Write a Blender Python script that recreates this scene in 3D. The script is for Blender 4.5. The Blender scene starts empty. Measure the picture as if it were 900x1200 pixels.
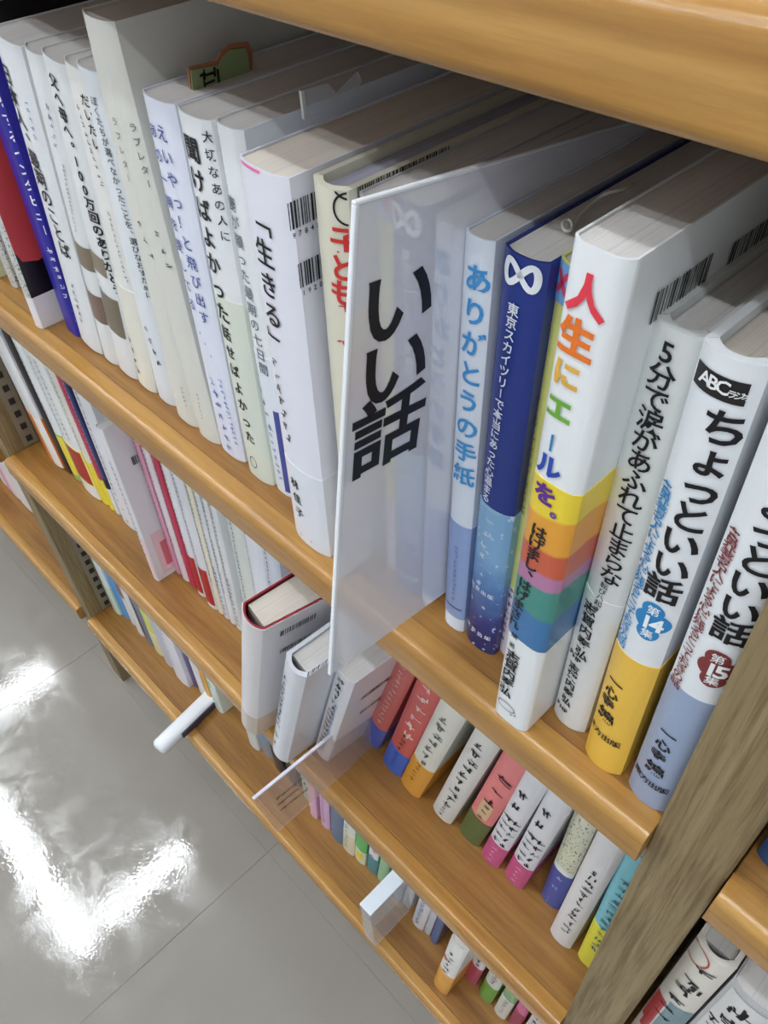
import bpy, bmesh, math, random
from mathutils import Vector, Matrix
random.seed(7)
scene = bpy.context.scene
COL = scene.collection
U = 0.149                    # metres per survey unit
FZ = 7.05                    # floor lies this many units below the lens
# ------------------------------------------------------------------ camera
FPX = 947.997
RX = Vector((0.69549827, 0.49604333, -0.51982995))
RY = Vector((0.71729342, -0.52170804, 0.46185591))
RZ = Vector((-0.04209891, -0.69409058, -0.71865565))
CAM = Vector((0.0, -1.0, 0.0))
right = Vector((RX[0], RY[0], RZ[0])); down = Vector((RX[1], RY[1], RZ[1])); fwd = Vector((RX[2], RY[2], RZ[2]))
fwd = Vector((RX[2], RY[2], RZ[2]))
cd = bpy.data.cameras.new('camera'); cam = bpy.data.objects.new('camera', cd); COL.objects.link(cam)
cd.sensor_fit = 'VERTICAL'; cd.sensor_height = 36.0; cd.lens = FPX / 1200 * 36.0
cd.clip_start = 0.005; cd.clip_end = 60
m3 = Matrix((right, -down, -fwd)).transposed()
cam.matrix_world = Matrix.Translation((CAM.x * U, CAM.y * U, (CAM.z + FZ) * U)) @ m3.to_4x4()
scene.camera = cam
cd.dof.use_dof = False
# ------------------------------------------------------------------ light
w = bpy.data.worlds.new('world'); scene.world = w; w.use_nodes = True
w.node_tree.nodes['Background'].inputs[0].default_value = (0.90, 0.95, 1.0, 1)
w.node_tree.nodes['Background'].inputs[1].default_value = 0.42
scene.view_settings.view_transform = 'Standard'
scene.view_settings.look = 'None'
scene.view_settings.exposure = 0.80
scene.view_settings.gamma = 1.0
CEIL = 2.70

def ray(p):
    d = (p[0] - 450.0, p[1] - 600.0, FPX)
    return Vector((RX.dot(d), RY.dot(d), RZ.dot(d)))
def at(p, ax, val):
    d = ray(p); t = (val - CAM[ax]) / d[ax]
    return CAM + d * t
def W(v): return Vector((v[0] * U, v[1] * U, (v[2] + FZ) * U))

# ------------------------------------------------------------------ materials
def srgb(r, g, b):
    f = lambda c: (c / 255 / 12.92) if c / 255 <= 0.04045 else ((c / 255 + 0.055) / 1.055) ** 2.4
    return (f(r), f(g), f(b), 1)
MC = {}
def flat(c, rough=0.42, spec=0.4, coat=0.0, metal=0.0):
    k = (c, rough, spec, coat, metal)
    if k in MC: return MC[k]
    m = bpy.data.materials.new('paint_%d_%d_%d' % c); m.use_nodes = True
    b = m.node_tree.nodes['Principled BSDF']
    b.inputs['Base Color'].default_value = srgb(*c)
    b.inputs['Roughness'].default_value = rough
    b.inputs['Specular IOR Level'].default_value = spec
    b.inputs['Coat Weight'].default_value = coat; b.inputs['Coat Roughness'].default_value = 0.12
    b.inputs['Metallic'].default_value = metal
    m.diffuse_color = srgb(*c)
    MC[k] = m; return m
def nodes(name):
    m = bpy.data.materials.new(name); m.use_nodes = True
    nt = m.node_tree; return m, nt, nt.nodes['Principled BSDF']
def ramp(nt, fac, stops, mode='LINEAR'):
    r = nt.nodes.new('ShaderNodeValToRGB'); r.color_ramp.interpolation = mode
    e = r.color_ramp.elements
    e[0].position = stops[0][0]; e[0].color = stops[0][1]
    e[1].position = stops[-1][0]; e[1].color = stops[-1][1]
    for s in stops[1:-1]:
        q = e.new(s[0]); q.color = s[1]
    nt.links.new(fac, r.inputs[0]); return r.outputs[0]
def noise(nt, vec, scale, detail=4, rough=0.6, mp=None, dist=0.0):
    if mp:
        mm = nt.nodes.new('ShaderNodeMapping'); mm.inputs['Scale'].default_value = mp
        nt.links.new(vec, mm.inputs[0]); vec = mm.outputs[0]
    n = nt.nodes.new('ShaderNodeTexNoise'); n.inputs['Scale'].default_value = scale
    n.inputs['Detail'].default_value = detail; n.inputs['Roughness'].default_value = rough
    n.inputs['Distortion'].default_value = dist
    nt.links.new(vec, n.inputs['Vector']); return n.outputs['Fac']
def mix(nt, a, b, fac, mode='MIX'):
    n = nt.nodes.new('ShaderNodeMix'); n.data_type = 'RGBA'; n.blend_type = mode
    for s, v in ((n.inputs['Factor'], fac), (n.inputs['A'], a), (n.inputs['B'], b)):
        if hasattr(v, 'links'): nt.links.new(v, s)
        else: s.default_value = v
    return n.outputs['Result']
def bump(nt, b, h, strength, dist=0.001):
    n = nt.nodes.new('ShaderNodeBump'); n.inputs['Strength'].default_value = strength
    n.inputs['Distance'].default_value = dist
    nt.links.new(h, n.inputs['Height']); nt.links.new(n.outputs[0], b.inputs['Normal'])
def objco(nt): return nt.nodes.new('ShaderNodeTexCoord').outputs['Object']

def wood(name, dark, mid, light, grain, rough, streak=0.5, gloss=0.5):
    m, nt, b = nodes(name); v = objco(nt)
    big = noise(nt, v, 3.0, 3, 0.55, grain, 0.6)
    fine = noise(nt, v, 14.0, 6, 0.7, grain, 0.2)
    c = ramp(nt, big, [(0.30, srgb(*dark)), (0.5, srgb(*mid)), (0.72, srgb(*light))])
    f = ramp(nt, fine, [(0.38, (0.62, 0.56, 0.50, 1)), (0.56, (1, 1, 1, 1))])
    c = mix(nt, c, f, streak, 'MULTIPLY')
    nt.links.new(c, b.inputs['Base Color'])
    b.inputs['Roughness'].default_value = rough; b.inputs['Specular IOR Level'].default_value = gloss
    bump(nt, b, fine, 0.12, 0.0008)
    return m
PINE = wood('oiled_pine', (126, 85, 38), (145, 102, 47), (160, 117, 60), (1.6, 26, 26), 0.38)
PINE_EDGE = wood('pine_edge', (154, 109, 50), (171, 126, 60), (188, 145, 78), (1.4, 22, 22), 0.27, 0.35, 0.6)
PINE_BACK = wood('pine_back', (96, 62, 30), (112, 74, 38), (124, 84, 46), (1.6, 20, 20), 0.5)
ASH = wood('grey_ash_veneer', (128, 111, 79), (141, 124, 91), (154, 138, 104), (34, 34, 1.1), 0.5, 1.0, 0.3)
ASH_SIDE = wood('ash_side', (112, 94, 66), (124, 106, 76), (134, 116, 86), (20, 20, 1.1), 0.5, 0.5, 0.3)

def pages_mat(name, c1, c2):
    m, nt, b = nodes(name); v = objco(nt)
    n = noise(nt, v, 1.0, 3, 0.7, (2600, 6, 6))
    n2 = noise(nt, v, 1.0, 2, 0.6, (420, 3, 3))
    c = ramp(nt, n, [(0.3, srgb(*c1)), (0.62, srgb(*c2))])
    c = mix(nt, c, ramp(nt, n2, [(0.32, (0.84, 0.84, 0.85, 1)), (0.55, (1, 1, 1, 1))]), 0.5, 'MULTIPLY')
    nt.links.new(c, b.inputs['Base Color']); b.inputs['Roughness'].default_value = 0.85
    b.inputs['Specular IOR Level'].default_value = 0.1
    bump(nt, b, n, 0.5, 0.0006)
    return m
PG_WHITE = pages_mat('paper_edges_white', (206, 203, 200), (224, 221, 218))
PG_CREAM = pages_mat('paper_edges_cream', (206, 198, 188), (224, 216, 204))

def banded(name, stops, h0, h1, wob=0.002, amp_scale=30):
    m, nt, b = nodes(name); v = objco(nt)
    sp = nt.nodes.new('ShaderNodeSeparateXYZ'); nt.links.new(v, sp.inputs[0])
    n = noise(nt, v, amp_scale, 2, 0.5)
    ma = nt.nodes.new('ShaderNodeMath'); ma.operation = 'MULTIPLY_ADD'
    nt.links.new(n, ma.inputs[0]); ma.inputs[1].default_value = wob; nt.links.new(sp.outputs[2], ma.inputs[2])
    mr = nt.nodes.new('ShaderNodeMapRange'); nt.links.new(ma.outputs[0], mr.inputs[0])
    mr.inputs[1].default_value = h0; mr.inputs[2].default_value = h1
    c = ramp(nt, mr.outputs[0], stops)
    nt.links.new(c, b.inputs['Base Color']); b.inputs['Roughness'].default_value = 0.32
    b.inputs['Coat Weight'].default_value = 0.2
    return m
def rng_steps(cols):
    """hard-edged colour steps with a short blend"""
    out = []; n = len(cols)
    for i, (a, bb, c) in enumerate(cols):
        out.append((a + 0.008, srgb(*c))); out.append((bb - 0.008, srgb(*c)))
    return out
RAINBOW = banded('rainbow_band', rng_steps([(0, .22, (58, 116, 170)), (.22, .42, (64, 138, 128)), (.42, .50, (176, 118, 158)), (.50, .63, (198, 92, 62)), (.63, .82, (226, 158, 52)), (.82, 1, (234, 208, 56))]), 0.065, 0.1437, 0.012, 38)

def photo_mat(name, stops, sc=160, spots=(235, 240, 250), thr=0.66, h0=0, h1=0.07):
    m, nt, b = nodes(name); v = objco(nt)
    sp = nt.nodes.new('ShaderNodeSeparateXYZ'); nt.links.new(v, sp.inputs[0])
    mr = nt.nodes.new('ShaderNodeMapRange'); nt.links.new(sp.outputs[2], mr.inputs[0])
    mr.inputs[1].default_value = h0; mr.inputs[2].default_value = h1
    n = noise(nt, v, sc, 5, 0.7)
    ad = nt.nodes.new('ShaderNodeMath'); ad.operation = 'MULTIPLY_ADD'; nt.links.new(n, ad.inputs[0]); ad.inputs[1].default_value = 0.35
    nt.links.new(mr.outputs[0], ad.inputs[2])
    c = ramp(nt, ad.outputs[0], stops)
    n2 = noise(nt, v, sc * 3.2, 2, 0.5)
    f = ramp(nt, n2, [(thr, (0, 0, 0, 1)), (thr + 0.03, (1, 1, 1, 1))])
    c = mix(nt, c, srgb(*spots), f)
    nt.links.new(c, b.inputs['Base Color']); b.inputs['Roughness'].default_value = 0.3
    return m
NIGHT = photo_mat('night_city_print', [(0.1, srgb(34, 34, 92)), (0.45, srgb(44, 56, 128)), (0.75, srgb(84, 128, 186)), (1.1, srgb(130, 176, 214))], 90, (190, 205, 235), 0.64, 0.0, 0.075)
FLORAL = photo_mat('patterned_cover_print', [(0.0, srgb(206, 208, 178)), (0.6, srgb(214, 216, 190)), (1, srgb(220, 220, 200))], 200, (44, 48, 44), 0.60, 0, 0.2)
SPECK = photo_mat('speckled_cover_print', [(0.0, srgb(186, 188, 184)), (0.6, srgb(206, 208, 206)), (1, srgb(220, 220, 220))], 240, (96, 98, 96), 0.58, 0, 0.2)
DARKPIC = photo_mat('dark_photo_print', [(0.0, srgb(30, 30, 32)), (0.6, srgb(52, 50, 52)), (1, srgb(84, 84, 88))], 60, (150, 150, 150), 0.66, 0, 0.2)
TEALPIC = photo_mat('teal_print', [(0.0, srgb(40, 128, 118)), (0.6, srgb(70, 150, 140)), (1, srgb(150, 200, 190))], 80, (230, 236, 230), 0.62, 0, 0.2)
GREYPIC = photo_mat('grey_print', [(0.0, srgb(120, 124, 132)), (0.6, srgb(150, 154, 162)), (1, srgb(190, 194, 200))], 120, (232, 232, 236), 0.56, 0, 0.2)

# sheet of milky glossy plastic
m, nt, b = nodes('milky_glossy_plastic')
b.inputs['Base Color'].default_value = srgb(234, 235, 244); b.inputs['Roughness'].default_value = 0.045
b.inputs['IOR'].default_value = 1.9; b.inputs['Specular IOR Level'].default_value = 0.7
b.inputs['Alpha'].default_value = 0.92
b.inputs['Coat Weight'].default_value = 0.6; b.inputs['Coat Roughness'].default_value = 0.02; b.inputs['Coat IOR'].default_value = 1.8
MILKY = m
m, nt, b = nodes('clear_tinted_plastic')
b.inputs['Base Color'].default_value = srgb(206, 188, 186); b.inputs['Roughness'].default_value = 0.08
b.inputs['Alpha'].default_value = 0.24; b.inputs['IOR'].default_value = 1.5
CLEAR = m
m, nt, b = nodes('clear_cool_plastic')
b.inputs['Base Color'].default_value = srgb(222, 228, 234); b.inputs['Roughness'].default_value = 0.06
b.inputs['Alpha'].default_value = 0.30; b.inputs['IOR'].default_value = 1.5
CLEARC = m
# floor
m, nt, b = nodes('grey_vinyl_floor'); v = objco(nt)
n1 = noise(nt, v, 3.0, 3, 0.5); n2 = noise(nt, v, 240, 2, 0.5); n3 = noise(nt, v, 11, 3, 0.55, None, 0.4)
c = ramp(nt, n1, [(0.3, srgb(142, 137, 130)), (0.7, srgb(153, 148, 141))])
nt.links.new(c, b.inputs['Base Color'])
rr = ramp(nt, noise(nt, v, 26, 4, 0.65, None, 0.6), [(0.42, (0.04, 0.04, 0.04, 1)), (0.62, (0.16, 0.16, 0.16, 1))]); nt.links.new(rr, b.inputs['Roughness'])
b.inputs['Specular IOR Level'].default_value = 0.7
bm_ = nt.nodes.new('ShaderNodeBump'); bm_.inputs['Strength'].default_value = 0.30; bm_.inputs['Distance'].default_value = 0.0005
nt.links.new(n3, bm_.inputs['Height'])
b2_ = nt.nodes.new('ShaderNodeBump'); b2_.inputs['Strength'].default_value = 0.5; b2_.inputs['Distance'].default_value = 0.00011
nt.links.new(n2, b2_.inputs['Height']); nt.links.new(bm_.outputs[0], b2_.inputs['Normal']); nt.links.new(b2_.outputs[0], b.inputs['Normal'])
FLOOR = m
m, nt, b = nodes('ceiling_board'); v = objco(nt)
nt.links.new(ramp(nt, noise(nt, v, 60, 3), [(0.3, srgb(196, 196, 194)), (0.7, srgb(208, 208, 206))]), b.inputs['Base Color']); b.inputs['Roughness'].default_value = 0.9
CEILM = m
def emit(name, col, s):
    m = bpy.data.materials.new(name); m.use_nodes = True; nt = m.node_tree
    b = nt.nodes['Principled BSDF']; b.inputs['Base Color'].default_value = (0.9, 0.9, 0.9, 1)
    b.inputs['Emission Color'].default_value = col; b.inputs['Emission Strength'].default_value = s
    return m
TUBE = emit('lit_tube', (0.90, 0.95, 1.0, 1), 38.0)

# ------------------------------------------------------------------ object helpers
def link(name, me, mat, parent=None):
    o = bpy.data.objects.new(name, me); COL.objects.link(o)
    if mat is not None and len(me.materials) == 0: me.materials.append(mat)
    if parent is not None: o.parent = parent
    return o
def from_bm(name, bm, mat, parent=None, smooth=False):
    bmesh.ops.recalc_face_normals(bm, faces=bm.faces)
    me = bpy.data.meshes.new(name); bm.to_mesh(me); bm.free()
    if smooth:
        me.polygons.foreach_set('use_smooth', [True] * len(me.polygons)); me.set_sharp_from_angle(angle=math.radians(38))
    return link(name, me, mat, parent)
def pydata(name, vs, fs, mat, parent=None):
    me = bpy.data.meshes.new(name); me.from_pydata(vs, [], fs); me.update()
    return link(name, me, mat, parent)
def thing(name, label, cat, group=None, loc=(0, 0, 0)):
    o = bpy.data.objects.new(name, None); COL.objects.link(o); o.location = loc
    o.empty_display_size = 0.02
    o['label'] = label; o['category'] = cat
    if group: o['group'] = group
    return o
def box_bm(x0, x1, y0, y1, z0, z1, bev=0.0, seg=2):
    bm = bmesh.new(); bmesh.ops.create_cube(bm, size=1.0)
    for v in bm.verts:
        v.co = Vector(((x0 + x1) / 2 + v.co.x * (x1 - x0), (y0 + y1) / 2 + v.co.y * (y1 - y0), (z0 + z1) / 2 + v.co.z * (z1 - z0)))
    if bev: bmesh.ops.bevel(bm, geom=list(bm.edges), offset=bev, segments=seg, affect='EDGES', profile=0.5)
    return bm

# ------------------------------------------------------------------ glyphs
_fc = bpy.data.curves.new('glyph_source', 'FONT'); _fo = bpy.data.objects.new('glyph_source', _fc); COL.objects.link(_fo)
_fc.fill_mode = 'FRONT'
VERT = {'ー': '|bar', '「': '﹁', '」': '﹂', '『': '﹃', '』': '﹄', '（': '︵', '）': '︶'}
GC = {}
def glyph(ch, bold, res):
    k = (ch, bold, res)
    if k in GC: return GC[k]
    if VERT.get(ch) == '|bar':
        g = ([(-.05, -.38), (.05, -.38), (.05, .40), (-.05, .40)], [(0, 1, 2, 3)]); GC[k] = g; return g
    _fc.body = VERT.get(ch, ch); _fc.size = 1.0; _fc.offset = bold; _fc.resolution_u = res
    bpy.context.view_layer.update()
    me = bpy.data.meshes.new_from_object(_fo.evaluated_get(bpy.context.evaluated_depsgraph_get()))
    vs = [(v.co.x, v.co.y) for v in me.vertices]; fs = [tuple(p.vertices) for p in me.polygons]
    bpy.data.meshes.remove(me)
    if not vs: g = ([], [])
    else:
        if ord(ch) < 0x2000:
            xs = [a for a, _ in vs]; ys = [c for _, c in vs]; cx = (min(xs) + max(xs)) / 2; cy = (min(ys) + max(ys)) / 2
        else: cx, cy = 0.5, 0.36
        if ch in '、。': cx -= .45; cy -= .45
        g = ([(a - cx, c - cy) for a, c in vs], fs)
    GC[k] = g; return g
def scribble(rnd):
    """an unreadable little character: a few short strokes"""
    vs = []; fs = []
    for _ in range(rnd.choice((3, 4, 5))):
        horiz = rnd.random() < .55; L = rnd.uniform(.3, .85); t = rnd.uniform(.09, .14)
        cx = rnd.uniform(-.25, .25); cy = rnd.uniform(-.33, .33); a = rnd.uniform(-.25, .25) + (0 if horiz else math.pi / 2)
        ca, sa = math.cos(a), math.sin(a); i = len(vs)
        for (p, q) in ((-L / 2, -t / 2), (L / 2, -t / 2), (L / 2, t / 2), (-L / 2, t / 2)):
            vs.append((max(-.45, min(.45, cx + p * ca - q * sa)), max(-.45, min(.45, cy + p * sa + q * ca))))
        fs.append((i, i + 1, i + 2, i + 3))
    return vs, fs

# ------------------------------------------------------------------ books
class Book: pass
ALLB = []
def prof_y(x, t, bulge, pw):
    u = max(-1.0, min(1.0, 2 * x / t - 1))
    return bulge * abs(u) ** pw
def usec(t, d, bulge, pw, off, flare):
    """U-shaped plan section from back left round the spine to back right, pushed out by off"""
    pts = [(-off, d), (-off, d * .55), (-off, bulge * 1.6)]
    N = 14
    for i in range(N + 1):
        u = -math.cos(math.pi * i / N)
        x = (u * .5 + .5) * t
        pts.append((x + u * off, prof_y(x, t, bulge, pw) - off))
    pts += [(t + off + flare * 1.6 * bulge / d, bulge * 1.6), (t + off + flare * .55, d * .55), (t + off + flare, d)]
    return pts
def shell(name, t, d, bulge, pw, off, th, z0, z1, mat, parent, flare=0.0):
    o = usec(t, d, bulge, pw, off, flare); i_ = usec(t, d, bulge, pw, off - th, flare)
    n = len(o); vs = []; fs = []
    for z in (z0, z1):
        vs += [(x, y, z) for x, y in o]; vs += [(x, y, z) for x, y in i_]
    O0, I0, O1, I1 = 0, n, 2 * n, 3 * n
    for k in range(n - 1):
        fs += [(O0 + k, O0 + k + 1, O1 + k + 1, O1 + k), (I0 + k + 1, I0 + k, I1 + k, I1 + k + 1),
               (O1 + k, O1 + k + 1, I1 + k + 1, I1 + k), (O0 + k + 1, O0 + k, I0 + k, I0 + k + 1)]
    fs += [(O0, O1, I1, I0), (O0 + n - 1, I0 + n - 1, I1 + n - 1, O1 + n - 1)]
    ob = pydata(name, vs, fs, mat, parent); me = ob.data
    me.polygons.foreach_set('use_smooth', [True] * len(me.polygons)); me.set_sharp_from_angle(angle=math.radians(34))
    return ob
def book(z, bl, br, ref, side='L', h=None, cover=(226, 228, 230), mat=None, pages=None, label='', group='', d=None, hard=False,
         t=None, items=(), yaw=0.0, flare=0.0, lean=None, dy=0.0, cat='book', rec=None, name='book', ys=None, coat=0.15, pw=None, lining=None):
    q = at(bl, 2, z) if ys is None else at(bl, 1, ys)
    ysu = q[1] + dy
    if t is None:
        r = at(br, 1, ysu); r2 = at(br, 2, z); t = abs((r[0] + r2[0]) / 2 - q[0]) * U
    t = max(t, 0.004)
    src = q if side == 'L' else Vector((q[0] + t / U, ysu, z))
    if lean is None or h is None:
        e = at(ref, 1, ysu); dx, dz = e[0] - src[0], e[2] - z
        if lean is None: lean = math.degrees(math.atan2(dx, dz))
        if h is None: h = math.hypot(dx, dz) * U
    th_ = math.radians(lean)
    B = Book(); B.t, B.h = t, h
    if d is None: d = 0.128 if h < 0.2 else 0.148
    B.d = d; B.bulge = min(t * (0.20 if hard else 0.16), 0.0042 if hard else 0.0026); B.pw = pw or (2.3 if hard else 2.8); B.flare = flare
    loc = W((q[0], ysu, z)); loc.y -= B.bulge * .8; loc.z += max(0.0, t * math.sin(th_)) + 0.0003
    if th_ < 0: loc.z += 0.0
    e = thing(name, label, cat, group, loc)
    R = Matrix.Rotation(math.radians(yaw), 4, 'Z') @ Matrix.Rotation(th_, 4, 'Y')
    e.rotation_euler = R.to_euler()
    B.M = Matrix.Translation(loc) @ R; B.Mi = B.M.inverted(); B.e = e
    cm = mat or flat(cover, 0.36, 0.45, coat)
    tc = 0.0024 if hard else 0.0006
    if lining:
        shell('cover', t, d, B.bulge, B.pw, 0.0, .0005, 0, h - .0006, cm, e, flare)
        shell('hard_case', t, d - .001, B.bulge, B.pw, -0.0005, .0010, 0.0004, h, flat(lining, .5), e, flare)
    else: shell('cover', t, d, B.bulge, B.pw, 0.0, min(tc, t * .2), 0, h, cm, e, flare)
    # page block
    rec = rec if rec is not None else (0.0032 if hard else 0.0006)
    g = min(tc, t * .2) + 0.0002
    o = usec(t, d - 0.003, B.bulge, B.pw, -g, flare)
    n = len(o); z0 = rec if hard else 0.0004; z1 = h - rec
    # shallow hollow in the top of the block, deeper toward the spine
    vs = [(x, max(y, g + (0.004 if hard else 0.0)), z0) for x, y in o] + [(x, max(y, g + (0.004 if hard else 0.0)), z1) for x, y in o]
    fs = [(k, (k + 1) % n, n + (k + 1) % n, n + k) for k in range(n)] + [tuple(range(n - 1, -1, -1)), tuple(range(n, 2 * n))]
    pydata('page_block', vs, fs, pages or PG_WHITE, e)
    for it in items: add_item(B, it)
    ALLB.append(B); return B
def spine_pt(B, p):
    """pixel to (x, z) on the plane of the spine in the book's own axes"""
    o = B.Mi @ W(CAM); dw = Vector((ray(p))) ; dl = B.Mi.to_3x3() @ dw
    s = (B.bulge * .1 - o.y) / dl.y; v = o + dl * s; return v.x, v.z
def side_pt(B, p):
    o = B.Mi @ W(CAM); dl = B.Mi.to_3x3() @ Vector(ray(p))
    s = (B.t - o.x) / dl.x; v = o + dl * s; return v.y, v.z
def clampx(B, x): return max(0.0003, min(B.t - 0.0003, x))
def spine_mesh(B, name, polys, mat, eps=0.0003):
    """flat print cut along the facets of the spine and laid onto them"""
    bm = bmesh.new()
    for pv, pf in polys:
        vv = [bm.verts.new((x, 0.0, z)) for x, z in pv]
        for f in pf:
            try: bm.faces.new([vv[k] for k in f])
            except ValueError: pass
    N = 14; t = B.t
    kn = [(.5 - .5 * math.cos(math.pi * i / N)) * t for i in range(N + 1)]
    lo, hi = 0.0002, t - 0.0002
    cuts = [(lo, -1), (hi, 1)] + [(k, 0) for k in kn[1:-1]]
    for x, c in cuts:
        g = list(bm.verts) + list(bm.edges) + list(bm.faces)
        if not g: break
        bmesh.ops.bisect_plane(bm, geom=g, dist=1e-7, plane_co=(x, 0, 0), plane_no=(1, 0, 0), clear_inner=(c == -1), clear_outer=(c == 1))
    for z, c in ((.0003, -1), (B.h - .0003, 1)):
        g = list(bm.verts) + list(bm.edges) + list(bm.faces)
        if not g: break
        bmesh.ops.bisect_plane(bm, geom=g, dist=1e-7, plane_co=(0, 0, z), plane_no=(0, 0, 1), clear_inner=(c == -1), clear_outer=(c == 1))
    if not bm.faces: bm.free(); return None
    for v in bm.verts:
        x = v.co.x
        for a, b_ in zip(kn, kn[1:]):
            if x <= b_ + 1e-9: break
        ya, yb = prof_y(a, t, B.bulge, B.pw), prof_y(b_, t, B.bulge, B.pw)
        v.co.y = ya + (yb - ya) * min(1, max(0, (x - a) / (b_ - a))) - eps
    me = bpy.data.meshes.new(name); bm.to_mesh(me); bm.free()
    return link(name, me, mat, B.e)
def strip(x0, x1, z0, z1, n=6):
    pv = []; pf = []
    for k in range(n + 1):
        x = x0 + (x1 - x0) * k / n; pv += [(x, z0), (x, z1)]
    for k in range(n): a = 2 * k; pf.append((a, a + 2, a + 3, a + 1))
    return pv, pf
def add_item(B, it):
    k = it[0]
    if k == 'txt':      # string, top px, bottom px, size(mm), colour, bold, aspect
        _, s, p1, p2, size, col = it[:6]; bold = it[6] if len(it) > 6 else 0.0; asp = it[7] if len(it) > 7 else 1.0
        x1, z1 = spine_pt(B, p1); x2, z2 = spine_pt(B, p2); size *= .00117; bold += .008; polys = []; n = len(s)
        for i, ch in enumerate(s):
            if ch == ' ' or ch == '　': continue
            f = i / max(1, n - 1); gx = x1 + (x2 - x1) * f; gz = z1 + (z2 - z1) * f
            gv, gf = glyph(ch, bold, 3 if size > .006 else 2)
            sy = size if n == 1 else min(size, 1.12 * abs(z2 - z1) / (n - 1))
            polys.append(([(gx + a * size * asp, gz + c * sy) for a, c in gv], gf))
        spine_mesh(B, 'lettering', polys, flat(col, 0.5, 0.3), .0005)
    elif k == 'row':    # horizontal line of writing across the spine: string, left px, right px, size, colour
        _, s, p1, p2, size, col = it[:6]; bold = it[6] if len(it) > 6 else 0.0
        x1, z1 = spine_pt(B, p1); x2, z2 = spine_pt(B, p2); size *= .001; polys = []; n = len(s)
        for i, ch in enumerate(s):
            f = i / max(1, n - 1); gx = x1 + (x2 - x1) * f; gz = (z1 + z2) / 2
            gv, gf = glyph(ch, bold, 2); polys.append(([(gx + a * size, gz + c * size) for a, c in gv], gf))
        spine_mesh(B, 'lettering', polys, flat(col, 0.5, 0.3), 0.0006)
    elif k == 'marks':  # top px, bottom px, size(mm), colour : unreadable small print
        _, p1, p2, size, col = it[:5]
        x1, z1 = spine_pt(B, p1); x2, z2 = spine_pt(B, p2); size *= .00125
        n = max(2, int(abs(z2 - z1) / (size * 1.05))); polys = []; rnd = random.Random(int(p1[0] * 7 + p1[1]))
        for i in range(n):
            f = i / (n - 1); gx = x1 + (x2 - x1) * f; gz = z1 + (z2 - z1) * f
            gv, gf = scribble(rnd); polys.append(([(gx + a * size, gz + c * size) for a, c in gv], gf))
        spine_mesh(B, 'small_print', polys, flat(col, 0.5, 0.3), .0005)
    elif k == 'fmarks':  # same by fractions: u, v0, v1, size, colour
        _, u, v0, v1, size, col = it[:6]; size *= .00145; x = u * B.t; z1 = B.h * (1 - v0); z2 = B.h * (1 - v1)
        n = max(2, int(abs(z2 - z1) / (size * 1.1))); polys = []; rnd = random.Random(int(u * 97 + v0 * 991 + B.h * 1e5))
        for i in range(n):
            gz = z1 + (z2 - z1) * i / (n - 1); gv, gf = scribble(rnd)
            polys.append(([(x + a * size, gz + c * size) for a, c in gv], gf))
        spine_mesh(B, 'small_print', polys, flat(col, 0.5, 0.3), .0005)
    elif k == 'band':   # top (px or mm), bottom (px or mm), colour or material : paper band wrapped round the book
        _, a, c, col = it[:4]
        z1 = spine_pt(B, a)[1] if isinstance(a, tuple) else a * .001; z0 = spine_pt(B, c)[1] if isinstance(c, tuple) else c * .001
        z1 = max(.002, min(B.h - .001, z1)); z0 = max(0.0, min(z0, z1 - .001))
        mt = col if not isinstance(col, tuple) else flat(col, 0.3, 0.45, 0.2)
        shell('paper_band', B.t, B.d - .002, B.bulge, B.pw, 0.0002, 0.00019, z0, z1, mt, B.e, B.flare)
    elif k == 'panel':  # rectangle on the spine: u0,u1, top px/mm, bottom px/mm, colour
        _, u0, u1, a, c, col = it[:6]
        z1 = spine_pt(B, a)[1] if isinstance(a, tuple) else a * .001; z0 = spine_pt(B, c)[1] if isinstance(c, tuple) else c * .001
        mt = col if not isinstance(col, tuple) else flat(col, 0.36, 0.4)
        spine_mesh(B, 'printed_panel', [strip(u0 * B.t, u1 * B.t, z0, z1)], mt, 0.0003)
    elif k == 'disc':   # u, centre px, rx mm, rz mm, colour
        _, c, rx, rz, col = it[:5]; x, z = spine_pt(B, c); N = 22
        pv = [(x, z)] + [(x + rx * .001 * math.cos(2 * math.pi * i / N), z + rz * .001 * math.sin(2 * math.pi * i / N)) for i in range(N)]
        spine_mesh(B, 'printed_panel', [(pv, [(0, i + 1, (i + 1) % N + 1) for i in range(N)])], flat(col, 0.36, 0.4), 0.0003 if len(it) < 6 else it[5])
    elif k == 'ring':   # centre px, rx, rz, line width mm, colour
        _, c, rx, rz, lw, col = it[:6]; x, z = spine_pt(B, c); N = 26; pv = []
        for i in range(N):
            a = 2 * math.pi * i / N
            pv += [(x + (rx + lw / 2) * .001 * math.cos(a), z + (rz + lw / 2) * .001 * math.sin(a)), (x + (rx - lw / 2) * .001 * math.cos(a), z + (rz - lw / 2) * .001 * math.sin(a))]
        spine_mesh(B, 'printed_ring', [(pv, [(2 * i, 2 * ((i + 1) % N), 2 * ((i + 1) % N) + 1, 2 * i + 1) for i in range(N)])], flat(col, 0.36, 0.4), 0.0004)
    elif k == 'eight':  # lazy eight emblem: centre px, rx mm, rz mm, line mm, colour
        _, c, rx, rz, lw, col = it[:6]; x, z = spine_pt(B, c); N = 44; pv = []
        P = [(x + rx * .001 * math.sin(2 * math.pi * i / N), z + rz * .001 * math.sin(4 * math.pi * i / N)) for i in range(N)]
        for i in range(N):
            a, b_ = P[i - 1], P[(i + 1) % N]; tx, tz = b_[0] - a[0], b_[1] - a[1]; L = math.hypot(tx, tz); nx, nz = -tz / L, tx / L
            pv += [(P[i][0] + nx * lw * .0005, P[i][1] + nz * lw * .0005), (P[i][0] - nx * lw * .0005, P[i][1] - nz * lw * .0005)]
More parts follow.
